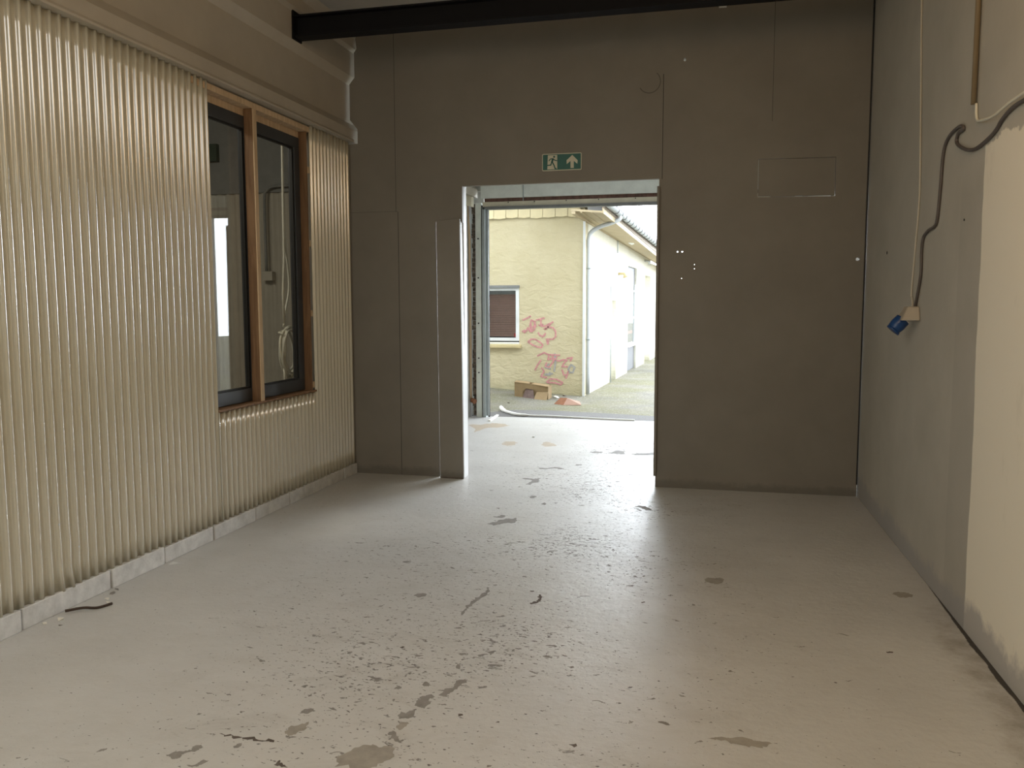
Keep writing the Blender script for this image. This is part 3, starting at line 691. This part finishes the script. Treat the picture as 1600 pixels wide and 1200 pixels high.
# ------------------------------------------------------------------ lobby behind the partition and the gate
gate = thing('door_1', (-1.2, 11.14, 0), kind='structure')
fa = MB()
fa.box((-9.5, 11.14, -.3), (-3.40, 11.34, 4.6)); fa.box((.75, 11.14, -.3), (6.5, 11.34, 4.6)); fa.box((-3.40, 11.14, 3.10), (.75, 11.34, 4.6)); fa.box((-3.40, 11.26, -.3), (-3.12, 11.34, 3.1))
fa.build('wall_front', 'vest', **ST)
box('header_panel', (-3.10, 11.02, 2.985), (.75, 11.06, 3.45), 'pgreen', gate, .002, label='pale green-grey door panel above the opening')
box('panel_joint', (-2.512, 11.010, 2.93), (-2.502, 11.02, 3.45), 'galv', gate)
box('header_channel', (-3.06, 11.06, 2.940), (.75, 11.12, 3.02), 'rust', gate)
box('header_rail', (-3.08, 11.05, 2.875), (.75, 11.139, 2.938), 'cream', gate, .002)
box('header_seal', (-3.08, 11.03, 2.838), (.75, 11.139, 2.874), 'seal', gate)
for x in (-2.72, -2.36, -1.93, -1.5, -1.02, -.55): MB().tube([(x, 11.05, 2.925), (x, 11.035, 2.925)], .007, 8).build('rivet', 'rubber', gate)
box('track_channel', (-3.185, 11.05, 0), (-3.105, 11.12, 2.93), 'pgreen', gate, .002)
box('track_gap', (-3.104, 11.07, 0), (-3.088, 11.12, 2.90), 'rubber', gate)
b = MB(); b.box((-3.087, 11.03, 0), (-3.045, 11.139, 2.87)); b.box((-3.046, 11.07, .02), (-3.005, 11.08, 2.87)); b.build('side_rail', 'galv', gate, .002)
box('side_seal', (-3.022, 11.09, .0), (-3.002, 11.10, 2.85), 'rubber', gate)
for z in (2.45, 1.92, 1.30, .82, .62): MB().tube([(-3.145, 11.05, z), (-3.145, 11.035, z)], .010, 8).build('bolt', 'rubber', gate)
b = MB()
for i, (x0, x1) in enumerate(((-3.43, -3.385), (-3.375, -3.345), (-3.335, -3.312), (-3.302, -3.285))): b.box((x0, 10.86 + .03 * i, 0), (x1, 11.139, 3.2))
b.build('trim_6', 'white', **ST)
box('trim_7', (-3.44, 10.92, 0), (-3.28, 11.138, 3.2), 'vest', **ST)
# bare masonry chase and the brown lath beside the track
b = MB(); rnd = random.Random(3)
for i in range(44):
    z = .02 + i * .066; d = rnd.uniform(0, .035)
    b.box((-3.24 + rnd.uniform(-.008, .008), 11.10 - d, z), (-3.187, 11.139, z + .061))
b.build('trim_8', 'debris', **ST)
b = MB(); b.tube([(-3.285, 11.0, 2.90), (-3.26, 11.02, 2.45), (-3.262, 11.04, .25)], .018, 8)
b.build('lath', 'wood', label='narrow pale lath upright beside the left gate track', category='lath')
b = MB(); b.prism([(-3.335, 2.90), (-3.165, 2.855), (-3.165, 2.985), (-3.335, 3.09)], 'y', 10.80, 10.92)
b.build('bracket', 'cream', bevel=.006, label='cream sloping bracket at the top left corner of the gate', category='bracket')
b = MB(); b.tube([(-3.245, 11.03, .235), (-3.19, 11.0, .22)], .035, 8); b.build('wood_chunk', 'orange', label='orange broken wood chunk low beside the left gate track', category='wood chunk')

# ------------------------------------------------------------------ outside ground
def gz(x, y):
    t = min(1, max(0, (y - 11.6) / 1.9)); t = t * t * (3 - 2 * t)
    return .075 * max(0, -2.15 - x) * t + .006 * max(0, y - 15)*0
vs = []; nx, ny = 60, 90
for j in range(ny + 1):
    y = 11.34 + (j / ny) ** 1.8 * 60
    for i in range(nx + 1):
        x = -12 + 30 * i / nx; vs.append((x, y, gz(x, y) - .012))
b = MB(); b.add(vs, [(j * (nx + 1) + i, j * (nx + 1) + i + 1, (j + 1) * (nx + 1) + i + 1, (j + 1) * (nx + 1) + i) for j in range(ny) for i in range(nx)], True)
b.build('ground', 'ground', **ST)
MB().prism([(-3.4, 11.14), (-3.05, 11.75), (-2.93, 11.93), (-2.4, 12.02), (-.77, 11.70), (.75, 11.35), (.75, 11.14)], 'z', -.15, -.004).build('threshold', 'asphalt', **ST)

MB().tube(catmull([(-3.06, 11.93, .03), (-2.97, 11.72, .02), (-2.84, 11.52, .016), (-2.60, 11.28, .014), (-2.18, 11.24, .014), (-1.72, 11.18, .012), (-1.27, 11.12, .012), (-1.0, 11.10, .012)], 6),
          [.030] * 8 + [.022] * 12 + [.013] * 23, 8).build('weather_strip', 'paper', label='long curved white strip lying along the gate threshold', category='strip')
MB().prism([(-2.915, 10.66), (-2.875, 10.65), (-2.915, 11.24), (-2.95, 11.25)], 'z', 0, .016).build('stick', 'paper', label='short white stick lying at the left end of the threshold', category='stick')

# ------------------------------------------------------------------ neighbouring building
bl = thing('building', (-2.13, 14.0, 0), 'yellow stucco building with graffiti and tiled eave across the yard', 'building')
def F(y, off, z): return (-2.13 + .040 * (y - 14.0) + off, y, z)
def side(mb, y0, y1, o0, o1, z0, z1, dz=0):
    """a box that follows the side wall; dz lowers the far end"""
    return mb.hexa([F(y0, o0, z0), F(y0, o1, z0), F(y1, o1, z0 + dz), F(y1, o0, z0 + dz), F(y0, o0, z1), F(y0, o1, z1), F(y1, o1, z1 + dz), F(y1, o0, z1 + dz)])
b = MB(); b.box((-9.5, 14.0, -.2), (-3.87, 14.3, 3.4)); b.box((-3.87, 14.0, -.2), (-3.26, 14.3, .86)); b.box((-3.87, 14.0, 1.84), (-3.26, 14.3, 3.4))
b.box((-9.5, 14.0, -.2), (-5.0, 14.3, 3.4)) if False else None
b.box((-3.26, 14.0, -.2), (-2.13, 14.3, 3.4)); b.build('front_wall', 'stucco', bl)
b = MB()
side(b, 14.302, 16.75, -.3, 0, -.2, 2.99, -.04); side(b, 16.75, 17.5, -.3, 0, 1.64, 2.93); side(b, 17.5, 19.2, -.3, 0, -.2, 2.90)
side(b, 19.2, 20.72, -.3, -.08, -.2, 2.88); side(b, 19.2, 20.72, -.08, 0, 2.43, 2.88)
side(b, 20.72, 22.4, -.3, 0, -.2, 2.86); side(b, 22.4, 23.7, -.3, 0, 2.33, 2.83); side(b, 23.7, 32, -.3, 0, -.2, 2.70)
side(b, 16.75, 17.5, -.3, -.25, -.2, 1.64); side(b, 22.4, 23.7, -.3, -.25, -.2, 2.33)
b.build('side_wall', 'stucco2', bl)
# corner batten
b = MB(); b.box((-2.155, 13.97, -.1), (-2.118, 13.999, 3.02)); b.build('corner_strip', 'white', bl)
# gable boards
for i in range(20):
    x1 = -2.20 - i * .2135; x0 = x1 - .206
    if x0 < -6.4: break
    zb = 3.022 + .008 * math.sin(i * 1.7)
    b = MB(); b.prism([(x0, zb), (x0 + .1, zb - .012), (x1, zb + .004), (x1, 3.62), (x0, 3.62)], 'y', 13.935, 13.96); b.build('gable_board', 'gboard', bl)
box('gable_batten', (-6.4, 13.96, 3.06), (-2.24, 13.999, 3.6), 'brownp', bl)
# front window with brown blind
wf = MB(); wf.box((-3.87, 13.99, .93), (-3.26, 14.05, .985)); wf.box((-3.32, 13.99, .985), (-3.26, 14.05, 1.80)); wf.box((-3.87, 13.99, 1.795), (-3.26, 14.05, 1.84)); wf.box((-3.87, 13.99, .985), (-3.83, 14.05, 1.795))
wn = wf.build('window', 'white', bl, .003)
box('pane', (-3.83, 14.015, .985), (-3.32, 14.02, 1.795), 'oglass', wn)
b = MB()
for i in range(24):
    z = 1.005 + i * .0305
    b.hexa([(-3.83, 14.075, z), (-3.335, 14.075, z), (-3.335, 14.10, z + .008), (-3.83, 14.10, z + .008), (-3.83, 14.072, z + .003), (-3.335, 14.072, z + .003), (-3.335, 14.097, z + .027), (-3.83, 14.097, z + .027)])
b.build('blind', 'blind', wn)
box('blind_headbox', (-3.83, 14.07, 1.735), (-3.335, 14.11, 1.795), 'seal', wn)
box('red_tag', (-3.365, 14.062, 1.0), (-3.335, 14.066, 1.06), 'red', wn)
box('room_back', (-3.86, 14.22, .9), (-3.27, 14.24, 1.82), 'dark', wn)
box('lintel_strip', (-3.87, 13.95, 1.842), (-3.25, 14.0, 1.885), 'seal', bl)
b = MB(); b.prism([(13.93, .815), (14.02, .825), (14.02, .875), (13.93, .855)], 'x', -3.87, -3.225); b.build('sill', 'ywood', bl)
# graffiti sprayed on the stucco
for kind, pts in TAGS:
    MB().ribbon(pts, .027 if kind == 'p' else .03, 13.9935, 13.9985).build('graffiti_stroke', 'pink' if kind == 'p' else 'gspray', bl)
# side wall fittings
b = MB(); side(b, 19.2, 20.72, -.08, -.05, 0, .57); b.build('siding_panel', 'siding', bl)
b = MB(); side(b, 19.2, 20.72, -.08, -.05, 2.03, 2.43); b.build('siding_panel', 'siding', bl)
wf = MB(); side(wf, 19.2, 20.72, -.05, .03, .57, .64); side(wf, 19.2, 19.3, -.06, -.01, .64, 2.03); side(wf, 20.60, 20.72, -.06, -.01, .64, 2.03); side(wf, 19.3, 20.60, -.06, -.02, 1.22, 1.26)
side(wf, 19.3, 20.6, -.06, -.02, 1.86, 1.89)
sw = wf.build('window', 'white', bl)
b = MB(); side(b, 19.3, 20.6, -.045, -.04, .64, 2.03); b.build('pane', 'oglass', sw)
b = MB(); side(b, 19.3, 20.6, -.075, -.07, .64, 2.03); b.build('curtain', 'dark', sw)
b = MB(); side(b, 19.35, 20.5, -.069, -.066, .86, .93); b.build('red_reflection', 'red', sw)  # painted reflection of red cars in the side window
b = MB(); side(b, 16.80, 17.45, -.249, -.22, 0, 1.60); d = b.build('door', 'stucco2', bl)
b = MB(); b.tube([F(17.3, -.21, .8), F(17.3, -.17, .8)], .02, 8); b.build('door_knob', 'zinc', d)
MB().tube([F(16.62, .03, 0), F(16.62, .03, 1.92)], .016, 8).build('side_pipe', 'zinc', bl)
lm = MB(); lm.tube([F(17.75, 0, 2.20), F(17.75, .12, 2.20), F(17.75, .15, 2.12)], [.03, .03, .055], 10); lm.build('wall_lamp', 'ywood', bl)
lm = MB(); lm.tube([F(22.25, 0, 2.70), F(22.25, .12, 2.68), F(22.25, .12, 2.6)], .03, 8); lm.build('wall_hook', 'zinc', bl)
b = MB(); side(b, 17.6, 18.2, .22, .33, 2.82, 2.88); b.build('eave_lamp', 'white', bl, .01)
MB().tube([F(17.5, .02, 2.95), F(17.5, .02, 2.62)], .012, 6).build('cable_drop', 'zinc', bl)
# eave: soffit, mouldings, fascia, gutter and tiles
Y0, Y1 = 12.95, 32.0
def zin(y): return 2.985 - .0165 * (y - 14)      # soffit at the wall
def zout(y): return 2.925 - .031 * (y - 14)      # soffit at its outer edge
def zgut(y): return 3.075 - .0205 * (y - 14)     # gutter centre
def strip(o0, o1, f0, f1, g0, g1):
    """long board between offsets o0 and o1; f = lower height, g = upper height at each offset"""
    return MB().hexa([F(Y0, o0, f0(Y0)), F(Y0, o1, f1(Y0)), F(Y1, o1, f1(Y1)), F(Y1, o0, f0(Y1)), F(Y0, o0, g0(Y0)), F(Y0, o1, g1(Y0)), F(Y1, o1, g1(Y1)), F(Y1, o0, g0(Y1))])
strip(-.02, .47, zin, zout, lambda y: zin(y) + .03, lambda y: zout(y) + .03).build('soffit', 'soffit', bl)
mid = lambda o: (lambda y: zin(y) + (zout(y) - zin(y)) * o / .47)
strip(.13, .155, lambda y: mid(.13)(y) - .02, lambda y: mid(.155)(y) - .02, mid(.13), mid(.155)).build('soffit_moulding', 'soffit', bl)
strip(.30, .315, lambda y: mid(.30)(y) - .012, lambda y: mid(.315)(y) - .012, mid(.30), mid(.315)).build('soffit_moulding', 'soffit', bl)
strip(-.01, .05, lambda y: zin(y) - .05, lambda y: zin(y) - .05, lambda y: zin(y) - .002, lambda y: zin(y) - .01).build('wall_plate', 'soffit', bl)
strip(.47, .49, lambda y: zout(y) - .01, lambda y: zout(y) - .01, lambda y: zout(y) + .07, lambda y: zout(y) + .07).build('fascia', 'soffit', bl)
strip(.465, .50, lambda y: zout(y) + .071, lambda y: zout(y) + .071, lambda y: zgut(y) - .03, lambda y: zgut(y) - .03).build('fascia_cap', 'brownp', bl)
gt = MB(); ring = [(.055 * math.cos(math.radians(a)), .055 * math.sin(math.radians(a))) for a in range(180, 361, 20)]
A_ = [F(Y0, .56 + p[0], zgut(Y0) + p[1]) for p in ring]; B_ = [F(Y1, .56 + p[0], zgut(Y1) + p[1]) for p in ring]
n_ = len(ring); gt.add(A_ + B_, [(i, i + 1, n_ + i + 1, n_ + i) for i in range(n_ - 1)] + [tuple(range(n_))], True)
go = gt.build('gutter', 'zinc', bl); so_ = go.modifiers.new('t', 'SOLIDIFY'); so_.thickness = .004
for i in range(42):
    y = 13.7 + i * .43; z = zgut(y)
    MB().tube([F(y, .50, z + .01), F(y, .502, z - .03), F(y, .535, z - .062), F(y, .585, z - .062), F(y, .62, z - .03), F(y, .622, z + .005)], .009, 5).build('gutter_bracket', 'seal', bl)
for i in range(86):
    y = 13.64 + i * .21; z = zgut(y) + .03
    pts = []
    for s_ in (0, 1):
        for a in range(0, 181, 30):
            pts.append(F(y + .10 - .10 * math.cos(math.radians(a)), .59 - s_ * .34, z + s_ * .13 + .035 * math.sin(math.radians(a))))
    b = MB(); b.add(pts, [(k, k + 1, 7 + k + 1, 7 + k) for k in range(6)] + [tuple(range(7)), tuple(range(7, 14))], True); b.build('roof_tile', 'tile', bl)
strip(.52, -3.0, lambda y: zgut(y) + .0, lambda y: zgut(y) + 1.35, lambda y: zgut(y) + .03, lambda y: zgut(y) + 1.38).build('roof', 'tile', bl)
# downpipe from the gutter round to the corner
MB().tube(catmull([F(14.12, .56, 3.03), F(14.12, .555, 2.97), (-1.70, 14.1, 2.91), (-1.87, 14.1, 2.86), (-2.02, 14.1, 2.78), (-2.075, 14.10, 2.66), (-2.08, 14.10, 2.3), (-2.08, 14.10, 0.02)], 6), .037, 12).build('downpipe', 'zinc', bl)
for z in (2.15, .95): MB().tube([(-2.075, 14.10, z), (-2.075, 14.10, z + .03)], .044, 12).build('pipe_clip', 'galv', bl)

# ------------------------------------------------------------------ litter in the yard
zb = gz(-2.9, 13.3)
cb = thing('cardboard_box', (-2.87, 13.2, .0), 'torn open cardboard box lying in front of the graffiti wall', 'box')
def cbp(u, v, z): return (-3.155 + .567 * u - .0 * v, 13.2 + .30 * v - .02 * u, .055 - .06 * u + z)
t = .006
front = [(0, 0), (.28, 0), (.24, .10), (.34, .16), (.62, .15), (.72, .09), (.66, 0), (1, 0), (1, .235), (0, .235)]
MB().add([cbp(u, 0, z) for u, z in front] + [cbp(u, .02, z) for u, z in front],
         [tuple(range(10)), tuple(range(10, 20))[::-1]] + [(i, (i + 1) % 10, 10 + (i + 1) % 10, 10 + i) for i in range(10)]).build('torn_front', 'card', cb)
b = MB()
b.hexa([cbp(0, .02, 0), cbp(.012, .02, 0), cbp(.012, 1, 0), cbp(0, 1, 0), cbp(0, .02, .235), cbp(.012, .02, .235), cbp(.012, 1, .235), cbp(0, 1, .235)])
b.hexa([cbp(.988, .02, 0), cbp(1, .02, 0), cbp(1, 1, 0), cbp(.988, 1, 0), cbp(.988, .02, .235), cbp(1, .02, .235), cbp(1, 1, .235), cbp(.988, 1, .235)])
b.hexa([cbp(.012, .97, 0), cbp(.988, .97, 0), cbp(.988, 1, 0), cbp(.012, 1, 0), cbp(.012, .97, .235), cbp(.988, .97, .235), cbp(.988, 1, .235), cbp(.012, 1, .235)])
b.build('side_walls', 'card', cb)
b = MB(); b.hexa([cbp(0, -.03, .236), cbp(.45, 0, .238), cbp(.40, .5, .250), cbp(0, .45, .25), cbp(0, -.03, .242), cbp(.45, 0, .244), cbp(.40, .5, .256), cbp(0, .45, .256)])
b.hexa([cbp(.5, 0, .236), cbp(1, -.05, .230), cbp(1, .5, .245), cbp(.55, .45, .25), cbp(.5, 0, .242), cbp(1, -.05, .236), cbp(1, .5, .251), cbp(.55, .45, .256)]); b.build('top_flap', 'card', cb)
b = MB(); b.hexa([cbp(.25, -.10, .0), cbp(.62, -.25, .0), cbp(.62, -.22, .0), cbp(.25, -.07, .0), cbp(.33, .05, .155), cbp(.55, .03, .16), cbp(.55, .06, .16), cbp(.33, .08, .155)]); b.build('hanging_flap', 'cardin', cb)
b = MB(); b.hexa([cbp(.60, -.30, .0), cbp(.98, -.35, .0), cbp(.98, -.32, .0), cbp(.60, -.27, .0), cbp(.66, .0, .12), cbp(1.0, .0, .15), cbp(1.0, .03, .15), cbp(.66, .03, .12)]); b.build('bent_flap', 'card', cb)
ob = thing('cardboard_scrap', (-2.25, 12.8, -.01), 'folded orange-brown cardboard scrap on the moss beside the box', 'scrap')
b = MB(); b.add([(-2.42, 12.75, -.01), (-2.25, 12.68, -.01), (-2.21, 12.80, .09), (-2.33, 12.86, .085), (-2.42, 12.75, -.004), (-2.25, 12.68, -.004), (-2.21, 12.80, .097), (-2.33, 12.86, .092)],
                [(0, 1, 2, 3), (7, 6, 5, 4), (0, 4, 5, 1), (1, 5, 6, 2), (2, 6, 7, 3), (3, 7, 4, 0)]); b.build('upright_fold', 'orange', ob)
b = MB(); b.add([(-2.25, 12.68, -.008), (-1.98, 12.74, -.008), (-2.02, 12.86, .03), (-2.21, 12.80, .088), (-2.25, 12.68, -.002), (-1.98, 12.74, -.002), (-2.02, 12.86, .037), (-2.21, 12.80, .095)],
                [(0, 1, 2, 3), (7, 6, 5, 4), (0, 4, 5, 1), (1, 5, 6, 2), (2, 6, 7, 3), (3, 7, 4, 0)]); b.build('flat_fold', 'pinkc', ob)
def shard(name, x, y, z, s, mat, label, cat, seed):
    r = random.Random(seed); bm = bmesh.new()
    for i in range(9):
        a = r.uniform(0, 6.28); q = s * r.uniform(.5, 1)
        bm.verts.new((q * math.cos(a), .7 * q * math.sin(a), r.choice((0, 1)) * s * r.uniform(.25, .6)))
    bmesh.ops.convex_hull(bm, input=bm.verts)
    bmesh.ops.delete(bm, geom=[v for v in bm.verts if not v.link_faces], context='VERTS')
    me = bpy.data.meshes.new(name); bm.to_mesh(me); bm.free(); me.materials.append(MAT[mat])
    o = bpy.data.objects.new(name, me); C.objects.link(o); o.location = (x, y, z); o['label'] = label; o['category'] = cat
    return o
shard('paper_scrap', -2.50, 13.45, .02, .06, 'paper', 'white scrap leaning at the right side of the cardboard box', 'scrap', 1)
shard('stone', -2.42, 13.83, .0, .07, 'cardin', 'brown stone at the foot of the graffiti wall', 'stone', 2)
shard('stone', -2.22, 13.80, -.01, .05, 'chipm', 'grey stone at the foot of the wall near the building corner', 'stone', 5)
shard('stone', -3.10, 12.55, .015, .03, 'twig', 'small black stone on the moss left of the box', 'stone', 6)
shard('paper_scrap', -2.03, 9.45, 0, .022, 'paper', 'small white scrap on the floor behind the doorway', 'scrap', 3)
# debris at the foot of the steel sheets
MB().tube(catmull([(-3.175, 3.45, .008), (-3.11, 3.50, .012), (-3.05, 3.53, .007), (-3.02, 3.60, .007)], 5), [.007] * 16, 7).build('twig', 'twig', label='dark twig on the floor by the dented steel sheet', category='twig')
for i, (x, y, s_) in enumerate(((-3.10, 3.66, .018), (-3.13, 3.74, .022), (-3.06, 3.62, .013), (-3.15, 3.80, .016), (-3.12, 3.36, .02), (-3.07, 3.30, .016), (-3.16, 3.30, .018))):
    shard('plaster_crumb', x, y, 0, s_, 'chipm' if i % 2 else 'paper', 'crumb of grey plaster on the floor against the left plinth', 'rubble', 20 + i)['group'] = 'plaster crumbs along the left plinth'
o = shard('plaster_splash', -3.13, 4.27, 0, .045, 'white', 'white plaster splash at a plinth joint below the left sheets', 'rubble', 40); o.scale = (1, 1, .35)

# ------------------------------------------------------------------ bare patches in the floor paint
cols = dict(m='chipm', d='chipd', s='chips', r='rustst')
for i, (kd, pts) in enumerate(PATCHES):
    # roughen the outline
    out = []
    for a, b2 in zip(pts, pts[1:] + pts[:1]):
        out.append(a); L = math.hypot(b2[0] - a[0], b2[1] - a[1])
        for q in range(1, 4):
            t_ = q / 4; j = L * .15
            out.append((a[0] + (b2[0] - a[0]) * t_ + random.uniform(-j, j), a[1] + (b2[1] - a[1]) * t_ + random.uniform(-j, j)))
    MB().add([(x, y, .0006) for x, y in out], [tuple(range(len(out)))]).build('rust_stain' if kd == 'r' else 'bare_patch', cols[kd], floor)
